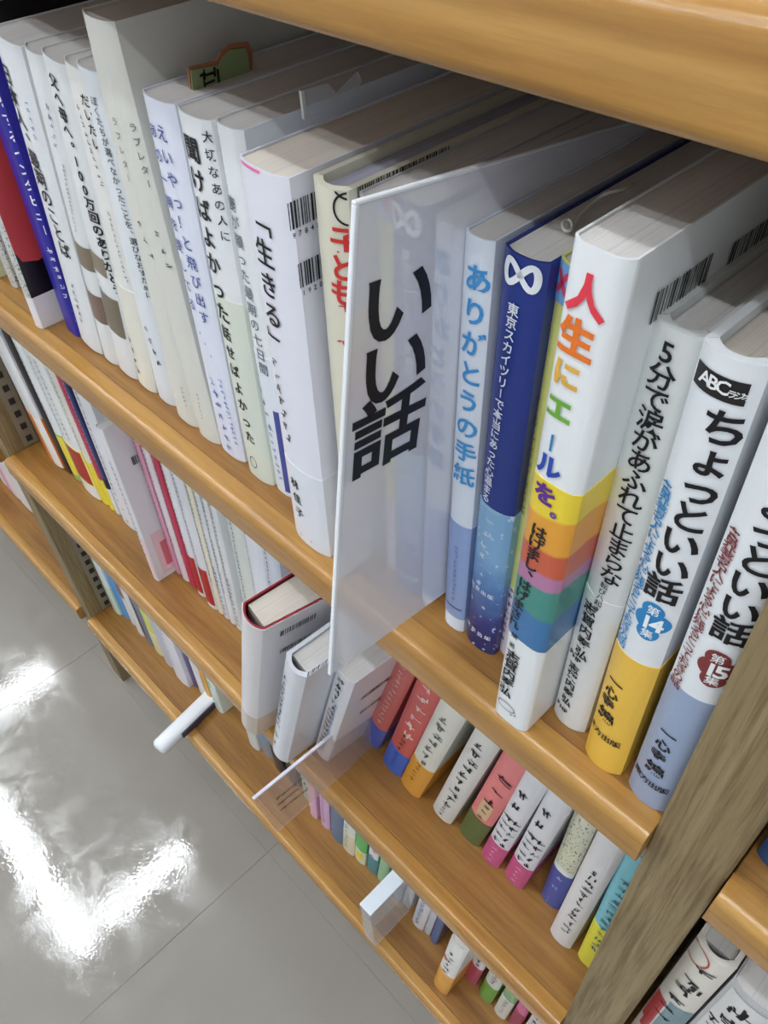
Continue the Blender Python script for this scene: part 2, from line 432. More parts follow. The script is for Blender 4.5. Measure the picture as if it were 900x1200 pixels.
        spine_mesh(B, 'emblem', [(pv, [(2 * i, 2 * ((i + 1) % N), 2 * ((i + 1) % N) + 1, 2 * i + 1) for i in range(N)])], flat(col, 0.36, 0.4), 0.0004)
    elif k == 'bar':    # barcode on the right hand cover: centre px, width mm, height mm, digits
        _, c, wd, ht, dg = it[:5]; y, z = side_pt(B, c); rnd = random.Random(int(c[0])); wd *= .001; ht *= .001
        vs = []; fs = []; x0 = B.t + 0.0004; yy = y - wd / 2
        fl = lambda yv: B.flare * yv / B.d
        while yy < y + wd / 2:
            bw = rnd.choice((.0004, .0006, .0009)); i = len(vs)
            vs += [(x0 + fl(yy), yy, z - ht / 2), (x0 + fl(yy), yy + bw, z - ht / 2), (x0 + fl(yy), yy + bw, z + ht / 2), (x0 + fl(yy), yy, z + ht / 2)]; fs.append((i, i + 1, i + 2, i + 3))
            yy += bw + rnd.choice((.0004, .0006, .001))
        pydata('barcode', vs, fs, flat((28, 28, 30)), B.e)
        if dg:
            vs = []; fs = []; s = .0028 if ht > .006 else .0022
            for j, ch in enumerate(dg):
                gv, gf = glyph(ch, 0.01, 2); i = len(vs)
                yj = y - wd / 2 + s * .5 + j * s * .95
                vs += [(x0 + fl(yj), yj + a * s, z - ht / 2 - s * .8 + cc * s) for a, cc in gv]; fs += [tuple(i + q for q in f) for f in gf]
            pydata('barcode_digits', vs, fs, flat((28, 28, 30)), B.e)
    elif k == 'sidepanel':  # y0,y1,z0,z1 mm on the right cover, colour
        _, y0, y1, z0, z1, col = it[:6]; x0 = B.t + (.0003 if len(it) < 7 else it[6])
        pydata('printed_panel', [(x0, y0 * .001, z0 * .001), (x0, y1 * .001, z0 * .001), (x0, y1 * .001, z1 * .001), (x0, y0 * .001, z1 * .001)], [(0, 1, 2, 3)], col if not isinstance(col, tuple) else flat(col, .36, .4), B.e)
    elif k == 'sideblob':   # curved coloured shape on the right cover: list of (y,z) mm
        _, pts, col = it[:3]; x0 = B.t + .0004
        pydata('printed_shape', [(x0, a * .001, c * .001) for a, c in pts], [tuple(range(len(pts)))], flat(col, .36, .4), B.e)

K = (24, 24, 28)
Z1, Z2, Z3 = -2.0, -3.945, -5.96
BT = 0.155
# ------------------------------------------------------------------ setting: floor, wall, ceiling
def world_coords(mat):
    nt = mat.node_tree; g = nt.nodes.new('ShaderNodeNewGeometry')
    for l in list(nt.links):
        if l.from_node.type == 'TEX_COORD': nt.links.new(g.outputs['Position'], l.to_socket)
world_coords(FLOOR)
fl = from_bm('floor', box_bm(-3.6, 2.4, -3.0, 0.5, -0.06, -0.0015), flat((150, 146, 138), 0.6)); fl['kind'] = 'structure'
tile_bm = box_bm(0.00015, 0.44985, 0.00015, 0.44985, -0.0014, 0.0, 0.0002, 1)
me_tile = bpy.data.meshes.new('floor_tile'); tile_bm.to_mesh(tile_bm and me_tile); tile_bm.free(); me_tile.materials.append(FLOOR)
for i in range(-7, 6):
    for j in range(-7, 1):
        o = bpy.data.objects.new('floor_tile', me_tile); COL.objects.link(o); o.parent = fl
        o.location = (-0.43 + 0.45 * i, -0.003 + 0.45 * j, 0)
wb = from_bm('wall_back', box_bm(-3.6, 2.4, 0.30, 0.36, 0.0, CEIL), flat((206, 204, 198), 0.8)); wb['kind'] = 'structure'
ce = from_bm('ceiling', box_bm(-4.6, 2.4, -3.0, 0.6, CEIL, CEIL + 0.05), CEILM); ce['kind'] = 'structure'
def lamp(x, y, L, ang, label, wd=0.06):
    e = thing('ceiling_light', label, 'ceiling light', 'tube lights on the ceiling', (x, y, CEIL)); e.rotation_euler = (0, 0, ang)
    from_bm('housing', box_bm(-L / 2 - .03, L / 2 + .03, -wd / 2 - .02, wd / 2 + .02, -.05, 0, .006, 1), flat((226, 226, 224), .5), e)
    bm = bmesh.new(); bmesh.ops.create_cone(bm, cap_ends=True, segments=12, radius1=wd * .42, radius2=wd * .42, depth=L)
    for v in bm.verts: v.co = Vector((v.co.z, v.co.x, v.co.y * .6 - .062))
    from_bm('lamp_tube', bm, TUBE, e, True)
for (x, y, L, a, s) in ((-2.32, -.44, 1.15, 0, 'long tube light above the aisle, running along the bookcase'), (-1.80, .08, .80, math.pi / 2, 'short tube light set across the bookcase, nearer one'),
                        (-3.14, .08, .80, math.pi / 2, 'short tube light set across the bookcase, farther one'), (-1.6, -1.45, 1.5, 0, 'added unseen fill tube light over the middle of the aisle, left one'),
                        (0.6, -1.25, 1.5, 0, 'added unseen fill tube light over the middle of the aisle, right one'), (-0.2, -.62, 1.3, 0, 'added unseen fill tube light just in front of the bookcase, right one'), (-3.2, -1.45, 1.3, 0, 'added unseen fill tube light over the middle of the aisle, far left one')):
    lamp(x, y, L, a, s)  # mid-aisle and front tubes are unseen fill, added to light the spines

# ------------------------------------------------------------------ bookcase
DEP = 1.52
case = thing('bookcase', 'tall honey pine bookcase with grey-brown ash veneer uprights, crammed with books', 'bookcase', None, (0, 0, 0))
TOPZ = -0.26
def upright(x0, x1, zt=TOPZ + .05):
    a = W((x0, 0, -FZ)); b_ = W((x1, DEP, zt))
    return from_bm('upright', box_bm(a.x, b_.x, a.y + .0005, b_.y, 0.0, b_.z, .0012, 2), ASH, case)
def board(x0, x1, ztop, th=BT):
    a = W((x0, 0.035, ztop - th)); b_ = W((x1, DEP - .01, ztop))
    o = from_bm('shelf_board', box_bm(a.x, b_.x, a.y, b_.y, a.z, b_.z, .0004, 1), PINE, case)
    # solid nosing with a rounded front
    zt, zb = b_.z, a.z; yf, yb = -0.052 * U, 0.033 * U; r1 = .0048; r2 = .0045; prof = [(yb, zb)]
    for i in range(7):
        t = math.pi / 2 * i / 6; prof.append((yf + r2 - r2 * math.sin(t), zb + r2 - r2 * math.cos(t)))
    for i in range(7):
        t = math.pi / 2 * i / 6; prof.append((yf + r1 - r1 * math.cos(t), zt - r1 + r1 * math.sin(t)))
    prof.append((yb, zt)); n = len(prof)
    vs = [(a.x, y, z) for y, z in prof] + [(b_.x, y, z) for y, z in prof]
    fs = [(k, (k + 1) % n, n + (k + 1) % n, n + k) for k in range(n)] + [tuple(range(n - 1, -1, -1)), tuple(range(n, 2 * n))]
    s = pydata('edge_strip', vs, fs, PINE_EDGE, o)
    s.data.polygons.foreach_set('use_smooth', [True] * len(fs)); s.data.set_sharp_from_angle(angle=math.radians(30))
    return o
BAYS = ((-10.6, -5.49), (-5.30, -0.186), (0.004, 4.6))
for x0, x1 in ((-10.79, -10.6), (-5.49, -5.30), (-0.186, 0.0), (4.6, 4.79)): upright(x0, x1)
for x0, x1 in BAYS:
    for z in (TOPZ, Z1, Z2, Z3): board(x0, x1, z)
    a = W((x0, DEP - .01, Z3 - BT)); b_ = W((x1, DEP + .05, TOPZ))
    from_bm('back_panel', box_bm(a.x, b_.x, a.y, b_.y, a.z, b_.z), PINE_BACK, case)
    a = W((x0, 0.25, -FZ)); b_ = W((x1, 0.33, Z3 - BT))
    from_bm('kick_board', box_bm(a.x, b_.x, a.y, b_.y, a.z, b_.z), ASH_SIDE, case)
# slotted metal rails let into the inner face of the left upright
for (za, zb) in ((Z2 + .02, Z1 - BT - .02), (Z3 + .02, Z2 - BT - .02)):
    a = W((-5.30, 0.13, za)); b_ = W((-5.29, 0.24, zb))
    r = from_bm('slotted_rail', box_bm(a.x, b_.x, a.y, b_.y, a.z, b_.z), flat((132, 122, 104), .45, .5), case)
    k = 0; z = za + .06; bm = bmesh.new()
    while z < zb - .05:
        p = W((-5.287, .185, z)); q = bmesh.ops.create_cube(bm, size=1.0)
        for v in q['verts']: v.co = Vector((p.x + v.co.x * .0012, p.y + v.co.y * .0062, p.z + v.co.z * .0072))
        z += .115
    s = from_bm('rail_slot', bm, flat((44, 40, 34), .8), r); s['kind'] = 'stuff'
G1 = 'books on the eye-level shelf'; G2 = 'books on the second shelf down'; G3 = 'books on the lowest shelf'
WH = (228, 231, 234)
# ---- eye-level shelf, from the left
book(Z1, (-14, 316), (12, 334), None, cover=(214, 216, 176), h=.188, lean=3, t=.019, label='pale yellow-green book, leftmost on the eye-level shelf', group=G1, items=[('fmarks', .5, .1, .8, 5, (90, 120, 90))])
book(Z1, (13, 332), (28, 344), None, mat=SPECK, h=.188, lean=3, t=.011, label='speckled grey and white book left of the black-covered one', group=G1)
book(Z1, (29, 347), (44, 358), None, cover=(18, 16, 18), h=.188, lean=4.2, t=.0105, ys=.02, label='black book with a red shape on its cover and a white base band', group=G1, coat=.3,
     items=[('band', 24, 0, (232, 228, 232)), ('sideblob', [(1, 58), (4, 50), (14, 47), (30, 52), (36, 64), (40, 92), (36, 120), (20, 130), (1, 128)], (196, 66, 70)), ('panel', 0, 1, 186, 24, SPECK)])
book(Z1, (82, 382), (97, 391), (30, 200), 'R', dy=-.012, pw=4, cover=(36, 30, 150), h=.173, label='deep blue-violet paperback with white title', group=G1,
     items=[('txt', 'をするインタビュー', (0, 121), (50, 271), 6.4, (240, 240, 246), .012), ('marks', (57, 294), (76, 348), 3.6, (226, 226, 240)), ('marks', (79, 354), (87, 378), 2.2, (190, 190, 236))])
book(Z1, (96, 398), (121, 413), (23, 53), 'R', cover=WH, h=.188, label='white book titled in thin black characters, right of the blue-violet one', group=G1,
     items=[('txt', '日本人、最期のことば', (8, 86), (76, 293), 9.2, K, .006), ('marks', (86, 335), (96, 375), 3.4, (70, 74, 80)), ('marks', (31, 120), (41, 160), 2.4, (90, 130, 190))])
PATCH = (128, 116, 98)
book(Z1, (123, 417), (139, 428), (50, 65), 'R', cover=(226, 229, 230), h=.188, label='white book with two brown photo patches and faint grey writing', group=G1,
     items=[('panel', .05, 1, (86, 280), (96, 310), PATCH), ('panel', .05, 1, (100, 336), (112, 372), (124, 104, 92)), ('marks', (56, 125), (66, 170), 2.6, (120, 130, 160)), ('marks', (74, 195), (90, 270), 1.8, (140, 146, 150)), ('marks', (97, 318), (104, 345), 2.2, (120, 160, 200))])
book(Z1, (140, 430), (162, 441), (77, 75), 'R', cover=(226, 229, 230), h=.188, label='white book with bold black title and two brown photo patches', group=G1,
     items=[('txt', '父へ母へ。100万回のありがとう', (64, 95), (134, 342), 6.0, K, .02), ('panel', .02, .8, (104, 290), (118, 320), (136, 124, 106)), ('panel', .02, .95, (126, 346), (140, 394), (118, 108, 92)), ('marks', (112, 318), (122, 345), 2.4, (110, 156, 200))])
book(Z1, (163, 446), (185, 456), (103, 84), 'R', cover=(230, 230, 226), h=.188, label='white book with a title and an ivory lower half', group=G1,
     items=[('band', 74, 0, (230, 228, 216)), ('txt', 'だいたい', (100, 118), (113, 170), 5.2, K), ('marks', (93, 125), (120, 215), 2.4, (80, 84, 90)), ('marks', (128, 250), (148, 330), 2.0, (150, 150, 150)), ('marks', (153, 398), (162, 432), 4, (30, 30, 30))])
book(Z1, (186, 462), (207, 473), (117, 92), 'R', cover=(224, 229, 234), h=.188, label='pale blue-white book with a long thin grey title column', group=G1,
     items=[('txt', 'ぼくたちが選べなかったことを、選びなおすために', (111, 118), (172, 348), 3.7, (64, 68, 74)), ('marks', (172, 385), (186, 425), 3.4, (50, 52, 58))])
for bl, br, ref, sd, c, xs in (((208, 484), (232, 502), (96, 14), 'L', (216, 216, 208), 0), ((233, 503), (258, 521), (133, 27), 'R', (214, 214, 206), 1)):
    book(Z1, bl, br, ref, sd, cover=c, h=.211, label='tall off-white book with a faint grey title, ' + ('left one of the two' if not xs else 'right one of the two'), group=G1, coat=.05,
         items=[('txt', 'ラブレター', ((136, 142), (155, 150))[xs], ((152, 208), (173, 216))[xs], 3.4, (112, 112, 108)), ('marks', ((165, 262), (184, 274))[xs], ((178, 300), (197, 312))[xs], 3.0, (96, 96, 94)), ('marks', ((213, 455), (232, 462))[xs], ((218, 475), (238, 490))[xs], 1.8, (140, 140, 136))])
BLU = (72, 84, 150)
book(Z1, (259, 521), (288, 541), (168, 116), cover=(224, 228, 242), h=.188, label='lavender-white book with two columns of indigo handwriting', group=G1,
     items=[('txt', 'えいやっ！と飛び出す', (191, 156), (240, 372), 6.2, BLU), ('txt', 'あの一瞬を愛してる', (180, 152), (226, 356), 5.4, BLU), ('marks', (236, 390), (248, 416), 2, (120, 130, 190)), ('marks', (250, 446), (270, 525), 4.6, (110, 122, 190)), ('marks', (258, 446), (276, 520), 2.4, (130, 140, 200))])
book(Z1, (292, 548), (322, 565), (208, 131), cover=(230, 233, 235), h=.188, label='white book with bold black handwritten title and pale green band', group=G1,
     items=[('band', (250, 341), 0, (214, 221, 208)), ('txt', '聞けばよかった', (226, 174), (262, 366), 9.0, K, .012), ('txt', '話せばよかった', (266, 390), (294, 512), 6.6, K, .012), ('txt', '大切なあの人に', (241, 162), (262, 278), 4.2, (60, 60, 66)), ('ring', (298, 541), 2.6, 3.6, .5, K), ('marks', (244, 362), (248, 380), 1.6, (100, 100, 100))])
book(Z1, (324, 567), (343, 590), (254, 151), cover=(228, 232, 235), h=.188, t=.0165, label='white book with grey title column and a long blue bar near its base', group=G1,
     items=[('txt', '妻が願った最期の七日間', (272, 238), (310, 432), 5.6, (96, 104, 112)), ('marks', (300, 440), (318, 500), 3.6, (100, 120, 170)), ('marks', (316, 500), (330, 560), 3.0, (120, 140, 190)), ('panel', .66, .86, (322, 482), (345, 583), (66, 76, 150)), ('band', (296, 410), 0, (222, 228, 236))])
book(Z1, (347, 622), (374, 645), (281, 193), cover=(226, 227, 238), h=.188, t=.026, rec=.0008, pages=PG_CREAM, label='thick white book with large black brush title and two barcodes, beside the sign', group=G1, hard=False,
     items=[('txt', '「生きる」', (306, 256), (325, 402), 9.8, K, .004, 1.0), ('marks', (322, 424), (339, 512), 4.2, (36, 36, 40)), ('txt', '林佳子', (346, 566), (352, 600), 5.6, K, .01),
            ('band', (345, 545), 0, (222, 226, 234)), ('marks', (354, 625), (366, 634), 1.6, (110, 110, 120)), ('panel', .1, .55, 187.6, 186.6, (236, 110, 160)),
            ('bar', (378, 236), 30, 9.5, '9784864'), ('bar', (385, 306), 28, 9.5, '19200')])
book(Z1, (404, 640), (430, 660), (389, 190), cover=(214, 211, 192), h=.188, ys=.06, lean=1.6, t=.0165, hard=True, label='cream book with speech-bubble rings and a red title, half behind the sign', group=G1, pages=pages_mat('paper_edges_grey_blue', (150, 152, 172), (196, 198, 214)),
     items=[('ring', (402, 217), 5.4, 6.0, .7, K), ('ring', (403, 250), 4.8, 5.4, .7, K), ('txt', 'いい', (405, 212), (402, 224), 3, (70, 70, 70)), ('txt', '子ども', (401, 286), (401, 345), 9, (196, 52, 48), .02), ('marks', (401, 360), (401, 400), 4, (200, 70, 60)), ('bar', (474, 205), 42, 6.5, '')])
book(Z1, (440, 668), (470, 690), None, cover=(206, 208, 214), h=.186, ys=.09, lean=1.8, t=.020, label='pale grey book hidden behind the sign, left one', group=G1)
book(Z1, (470, 690), (495, 705), None, cover=(200, 205, 216), h=.186, ys=.11, lean=1.8, t=.0165, label='pale blue-grey book hidden behind the sign, right one', group=G1)
SKY = (66, 150, 214)
book(Z1, (521, 725), (547, 731), (545, 270), cover=(224, 232, 244), h=.188, label='white paperback titled in sky blue with a periwinkle band, right of the sign', group=G1,
     items=[('txt', 'ありがとうの手紙', (560, 327), (543, 556), 8.2, SKY, .012, 1), ('band', (535, 612), (522, 714), (146, 168, 214)), ('marks', (536, 640), (532, 700), 2, (110, 130, 180)), ('panel', .05, .95, (525, 704), (525, 706), (80, 96, 150))])
book(Z1, (547, 744), (584, 756), (591, 290), cover=(30, 52, 132), h=.188, label='navy paperback with a white loop emblem and a night city band', group=G1,
     items=[('eight', (611, 322), 5.4, 3.4, 2.0, (236, 240, 246)), ('txt', '東京スカイツリーで本当にあった心温まる', (603, 362), (570, 582), 3.7, (226, 232, 242), .008), ('band', (572, 592), 0, NIGHT),
            ('panel', .08, .7, (566, 588), (566, 592), (150, 190, 210)), ('marks', (575, 612), (565, 650), 3.4, (222, 230, 242)), ('row', '東京出版', (553, 688), (576, 694), 2.8, (236, 236, 246), .02), ('row', '東京出版', (548, 736), (572, 742), 2.8, (236, 236, 246), .02)])
book(Z1, (584, 758), (604, 772), (657, 303), cover=(216, 218, 130), h=.188, t=.0125, label='thin yellow-green paperback with a light blue top and a pink loop', group=G1,
     items=[('panel', 0, 1, 187.5, (655, 355), (122, 172, 222)), ('eight', (659, 331), 3.4, 3.2, 1.6, (214, 70, 104)), ('band', (600, 690), 0, (226, 214, 226)), ('marks', (640, 380), (612, 600), 2.4, (150, 140, 70)), ('marks', (600, 690), (588, 745), 3, (90, 80, 110))])
RB = [(220, 62, 78), (226, 116, 40), (222, 170, 70), (110, 168, 62), (48, 130, 182), (44, 74, 170), (92, 44, 140), (110, 70, 150)]
its = []
pc = [(689, 346), (676, 396), (665, 438), (656, 478), (648, 518), (644, 545), (640, 578), (646, 604)]
for ch, p, c, sz in zip('人生にエールを。', pc, RB, (9.6, 9.4, 7.6, 7.6, 6.6, 7.6, 7.2, 5.5)):
    its.append(('txt', ch, p, p, sz, c, .03, 1.0))
book(Z1, (580, 828), (613, 850), (672, 280), cover=(232, 236, 238), pw=5, h=.2095, d=.150, t=.0165, coat=.3, label='large white book with multicoloured title and a rainbow wave band', group=G1,
     items=its + [('band', (640, 562), (600, 742), RAINBOW), ('txt', 'はげまし、', (633, 622), (620, 672), 5.4, (34, 34, 40), .02), ('txt', 'はげまされ', (616, 684), (602, 728), 5.0, (34, 34, 40), .02),
                  ('txt', '編著', (604, 744), (601, 755), 2.6, K), ('txt', '志賀内泰弘', (602, 768), (593, 808), 5.6, K, .015), ('ring', (594, 826), 4.2, 2.4, .4, (60, 60, 64)), ('marks', (600, 836), (604, 838), 1.4, K),
                  ('bar', (797, 338), 24, 9, ''), ('bar', (880, 283), 24, 9, '')])
book(Z1, (649, 832), (691, 846), (766, 372), cover=(218, 222, 220), h=.188, hard=True, label='grey-white book with slim black title, right of the rainbow-banded book', group=G1,
     items=[('txt', '5分で涙があふれて止まらな', (783, 412), (716, 675), 7.0, K, .006), ('txt', '七転び八起き', (712, 678), (700, 712), 2.6, K), ('txt', '志賀内泰弘', (692, 712), (682, 765), 5.2, K, .012), ('row', 'PHP', (668, 766), (680, 772), 3.4, K, .04),
            ('txt', '志賀内泰弘', (673, 782), (664, 820), 4.6, K, .015), ('row', 'PHP', (653, 824), (664, 832), 3.2, K, .04), ('band', (702, 700), 0, (222, 224, 224))])
CH = (40, 130, 190); RD = (124, 52, 52)
def choi(bl, br, ref, bandp, bc, bnd, num, cc, label, title, sub, badge, l1, l2, **k):
    book(Z1, bl, br, ref, cover=(226, 230, 234), h=.191, hard=True, label=label, group=G1, pages=PG_CREAM,
         items=[('band', bandp, 0, bc), ('txt', 'ちょっといい話', title[0], title[1], 9.6, K, .016, 1.0), ('txt', '各界著名人による心に残るとっておきの話', sub[0], sub[1], 4.1, cc, .006),
                ('disc', (badge[0] + 1, badge[1]), 5.6, 4.8, cc), ('disc', (badge[0] + 3, badge[1] - 13), 3.6, 3.6, cc, .00032), ('disc', (badge[0] - 4, badge[1] + 12), 3.6, 3.6, cc, .00034),
                ('row', num, (badge[0] - 4, badge[1] - 1), (badge[0] + 7, badge[1] + 4), 8.2, (236, 240, 242), .03), ('txt', '第', (badge[0] + 4, badge[1] - 13), (badge[0] + 4, badge[1] - 13), 3.6, (236, 240, 242)), ('txt', '集', (badge[0] - 4, badge[1] + 13), (badge[0] - 4, badge[1] + 13), 3.6, (236, 240, 242)),
                ('txt', '一心寺', l1[0], l1[1], 5.4, K, .02), ('txt', '編', l1[2], l1[2], 6.6, K, .02), ('row', '東方出版', l2[0], l2[1], 4.0, K, .02)] + k.get('extra', []))
choi((685, 877), (736, 892), (824, 396), (722, 758), (232, 186, 70), None, '14', CH, 'white story book with a blue 14 badge and a mustard yellow band', ((848, 503), (776, 690)), ((780, 573), (726, 752)), (763, 728), ((722, 800), (712, 822), (710, 838)), ((690, 850), (722, 870)),
     extra=[('panel', .04, .86, (832, 432), (824, 458), (30, 30, 32)), ('row', 'ABC', (827, 441), (849, 453), 5.0, (236, 236, 236), .02), ('row', 'ラジオ', (859, 461), (874, 468), 2.3, (236, 236, 236), .02), ('sidepanel', 20, 60, 40, 150, (196, 96, 84))])
choi((736, 917), (788, 943), (905, 478), (796, 805), (146, 162, 190), None, '15', RD, 'white story book with a maroon 15 badge and a grey-blue band, against the upright', ((931, 557), (856, 741)), ((859, 628), (790, 800)), (838, 785), ((784, 860), (772, 884), (768, 900)), ((745, 906), (778, 924)))

# ---- second shelf down, right part (leaning right against one another)
SPB = 0.90
book(Z2, (428, 871), (447, 880), None, cover=(196, 96, 92), h=.186, lean=16, ys=.30, t=.0165, label='dusty red book with a blue base, seen through the clear divider', group=G2, items=[('band', 42, 0, (62, 88, 178)), ('fmarks', .5, .05, .7, 4.5, (226, 190, 180))])
book(Z2, (449, 892), (471, 907), (489, 800), cover=(198, 84, 82), h=.188, label='coral red book with white brush title and bright blue base', group=G2, items=[('band', 46, 0, (36, 96, 196)), ('fmarks', .55, .1, .55, 8, (236, 214, 206)), ('fmarks', .5, .58, .72, 4, (90, 40, 40)), ('fmarks', .5, .78, .92, 2.4, (20, 50, 120))])
book(Z2, (470, 916), (492, 935), (522, 812), cover=(214, 214, 204), h=.188, label='white book with brush lettering above an orange band', group=G2, items=[('band', 64, 0, (216, 152, 52)), ('fmarks', .5, .2, .62, 7, (110, 112, 110)), ('fmarks', .4, .68, .85, 3.4, (120, 80, 30))])
book(Z2, (507, 947), (531, 960), (560, 850), cover=(212, 212, 208), h=.188, label='plain white book with slim black title, left of the pink one with a green band', group=G2, items=[('fmarks', .5, .2, .82, 7, (50, 52, 54)), ('fmarks', .45, .84, .95, 3, (70, 70, 70))])
book(Z2, (538, 972), (561, 992), (590, 868), cover=(222, 124, 126), h=.186, lean=10.5, label='salmon pink book with black title and dark green band', group=G2, items=[('band', 50, 0, (66, 96, 44)), ('fmarks', .55, .3, .52, 8, (40, 26, 26)), ('panel', .25, .75, 84, 56, (206, 176, 140)), ('fmarks', .5, .58, .7, 4, (110, 80, 50))])
for i, (bl, br, ref, tl) in enumerate((((564, 1000), (585, 1014), (620, 897), 'left one of the two copies'), ((591, 1023), (613, 1040), (645, 920), 'right one of the two copies'))):
    book(Z2, bl, br, ref, cover=(218, 220, 226), h=.188, label='white book with bold black title and magenta band, ' + tl, group=G2,
         items=[('band', 42, 0, (196, 72, 134)), ('fmarks', .35, .28, .5, 7, K), ('fmarks', .7, .5, .74, 5.2, (40, 40, 44)), ('fmarks', .28, .55, .74, 5, (60, 60, 66)), ('fmarks', .5, .82, .95, 3.6, (236, 190, 214))])
book(Z2, (634, 1048), (656, 1063), (675, 945), mat=FLORAL, h=.175, label='sage patterned book with a royal blue band', group=G2, items=[('band', 62, 0, (40, 72, 160)), ('panel', 0, 1, 70, 62, (226, 228, 222)), ('fmarks', .5, .7, .8, 4, (170, 190, 230)), ('fmarks', .4, .93, .97, 2, (170, 190, 230))])
book(Z2, (644, 1090), (668, 1112), (703, 968), cover=(224, 224, 226), h=.186, label='glossy white book with small grey title, standing proud of its neighbours', group=G2, coat=.3, items=[('fmarks', .55, .28, .85, 5, (60, 62, 70))])
book(Z2, (677, 1118), (700, 1138), (735, 990), cover=(122, 200, 216), h=.184, label='light blue and lemon yellow book against the right upright', group=G2, t=.0145, items=[('band', 72, 0, (232, 228, 62)), ('fmarks', .5, .2, .8, 5, (70, 120, 130))])
# pulled forward, tilted
book(Z2, (284, 842), (308, 856), (294, 708), cover=(220, 218, 220), t=.021, hard=True, flare=.012, yaw=-5, label='white hardback with a red lining and beige band, pulled half off the shelf', group='books pulled forward on the second shelf', pages=PG_CREAM,
     items=[('band', 46, 0, (204, 190, 176)), ('bar', (346, 728), 24, 8, ''), ('bar', (343, 750), 22, 7, '')], d=.13, rec=.002, lining=(150, 40, 52))
book(Z2, (320, 876), (343, 893), (347, 736), cover=(216, 220, 228), t=.019, hard=True, flare=.004, yaw=-3, h=.2, label='white hardback with slim black title on its left, middle of three pulled forward', group='books pulled forward on the second shelf',
     items=[('fmarks', .25, .12, .6, 6, (50, 54, 60)), ('fmarks', .3, .74, .86, 6, (60, 62, 66)), ('bar', (384, 772), 30, 8, '')], d=.13)
book(Z2, (370, 877), (376, 882), (400, 780), cover=(222, 224, 230), t=.016, yaw=-3, flare=.003, h=.18, label='white book with a dotted colour title, rightmost of three pulled forward', group='books pulled forward on the second shelf',
     items=[('fmarks', .45, .06, .9, 5.6, (50, 52, 60)), ('fmarks', .3, .4, .9, 2.4, (190, 130, 80)), ('fmarks', .6, .3, .9, 2.4, (70, 120, 170)), ('bar', (446, 800), 34, 7, ''), ('bar', (440, 820), 30, 6, '')], d=.13)
# ---- second shelf down, left part
def lb(z, bl, br, c, label, grp, lean=1.0, items=(), h=.188, **k):
    return book(z, bl, br, None, cover=c, h=h, lean=lean, label=label, group=grp, items=items, **k)
gm = (110, 114, 124)
lb(Z2, (57, 534), (76, 548), (224, 226, 228), 'white book with an orange lower half beside the left upright', G2, -5, [('band', 66, 0, (232, 124, 54)), ('panel', .55, 1, 66, 0, (232, 228, 222)), ('fmarks', .3, .1, .5, 3, gm)])
lb(Z2, (78, 549), (86, 556), (26, 24, 28), 'thin black book on the second shelf', G2, -4, [('fmarks', .5, .2, .3, 2, (170, 60, 60))])
lb(Z2, (87, 556), (97, 566), (226, 230, 232), 'white book with dotted writing and green and yellow stripes low down', G2, -3, [('band', 62, 0, (150, 186, 110)), ('panel', .3, 1, 60, 8, (234, 212, 64)), ('panel', 0, .3, 60, 8, (120, 180, 214)), ('fmarks', .5, .1, .6, 3, gm)])
lb(Z2, (98, 568), (119, 584), (228, 230, 230), 'white book with a dark red block low on its spine', G2, -2, [('band', 66, 0, (236, 228, 120)), ('panel', .12, .95, 64, 20, (168, 36, 36)), ('panel', 0, 1, 18, 0, (232, 232, 230)), ('fmarks', .4, .1, .58, 3.4, gm), ('fmarks', .7, .1, .58, 3.4, gm)])
lb(Z2, (120, 585), (128, 592), (222, 220, 208), 'cream book with a bright yellow lower part', G2, -1, [('band', 58, 0, (232, 214, 60)), ('fmarks', .5, .1, .6, 3, gm)])
lb(Z2, (129, 593), (135, 598), (178, 52, 84), 'crimson book with a yellow base on the second shelf', G2, -1, [('fmarks', .5, .1, .7, 3, (236, 200, 206)), ('band', 42, 0, (232, 214, 60))])
lb(Z2, (136, 599), (141, 603), (44, 50, 104), 'navy book with a black and white base on the second shelf', G2, -1, [('fmarks', .5, .1, .6, 3, (190, 200, 230)), ('band', 36, 0, (226, 228, 232)), ('panel', 0, 1, 48, 36, (24, 24, 26))])
lb(Z2, (143, 606), (162, 619), (224, 226, 232), 'white book with small dark title, left of the barcode cover', G2, 1, [('fmarks', .45, .1, .8, 4, gm), ('fmarks', .6, .85, .95, 4, (80, 90, 150))])
b8 = lb(Z2, (176, 665), (192, 683), (222, 222, 226), 'white book standing proud with pink printing and a barcode', G2, .5, [('sidepanel', 8, 34, 6, 60, (226, 196, 202)), ('sidepanel', 14, 22, 14, 46, (208, 110, 122), .0005), ('fmarks', .5, .2, .8, 3.4, gm), ('bar', (168, 533), 22, 9, ''), ('panel', .7, 1, 60, 4, (232, 200, 206))], ys=.12, t=.010)
sp = [((206, 668), (212, 674), (214, 150, 176), 'pale pink slim book, second shelf'), ((214, 675), (222, 681), (226, 214, 220), 'pinkish white slim book, second shelf'), ((223, 683), (230, 689), (190, 42, 80), 'crimson slim book behind the proud white one'),
      ((232, 692), (241, 701), (226, 226, 232), 'white slim book left of the one with a red bar'), ((243, 704), (255, 713), (222, 224, 230), 'white slim book with a red bar low on the spine'), ((256, 715), (262, 720), (230, 224, 204), 'cream slim book right of the red-barred one'),
      ((263, 721), (269, 726), (220, 224, 230), 'white slim book with dotted writing, second right of the red-barred one'), ((270, 727), (276, 732), (228, 230, 232), 'white slim book with dotted writing, third right of the red-barred one'), ((277, 733), (285, 740), (222, 226, 228), 'white slim book with dotted writing, just left of the pulled-out hardback'),
      ((294, 749), (310, 764), (214, 220, 216), 'greenish white book behind the pulled-out hardback'), ((312, 766), (325, 778), (224, 228, 238), 'white book with a black dotted title behind the pulled-out hardback'), ((328, 781), (341, 793), (206, 212, 226), 'pale blue book behind the pulled-out hardbacks')]
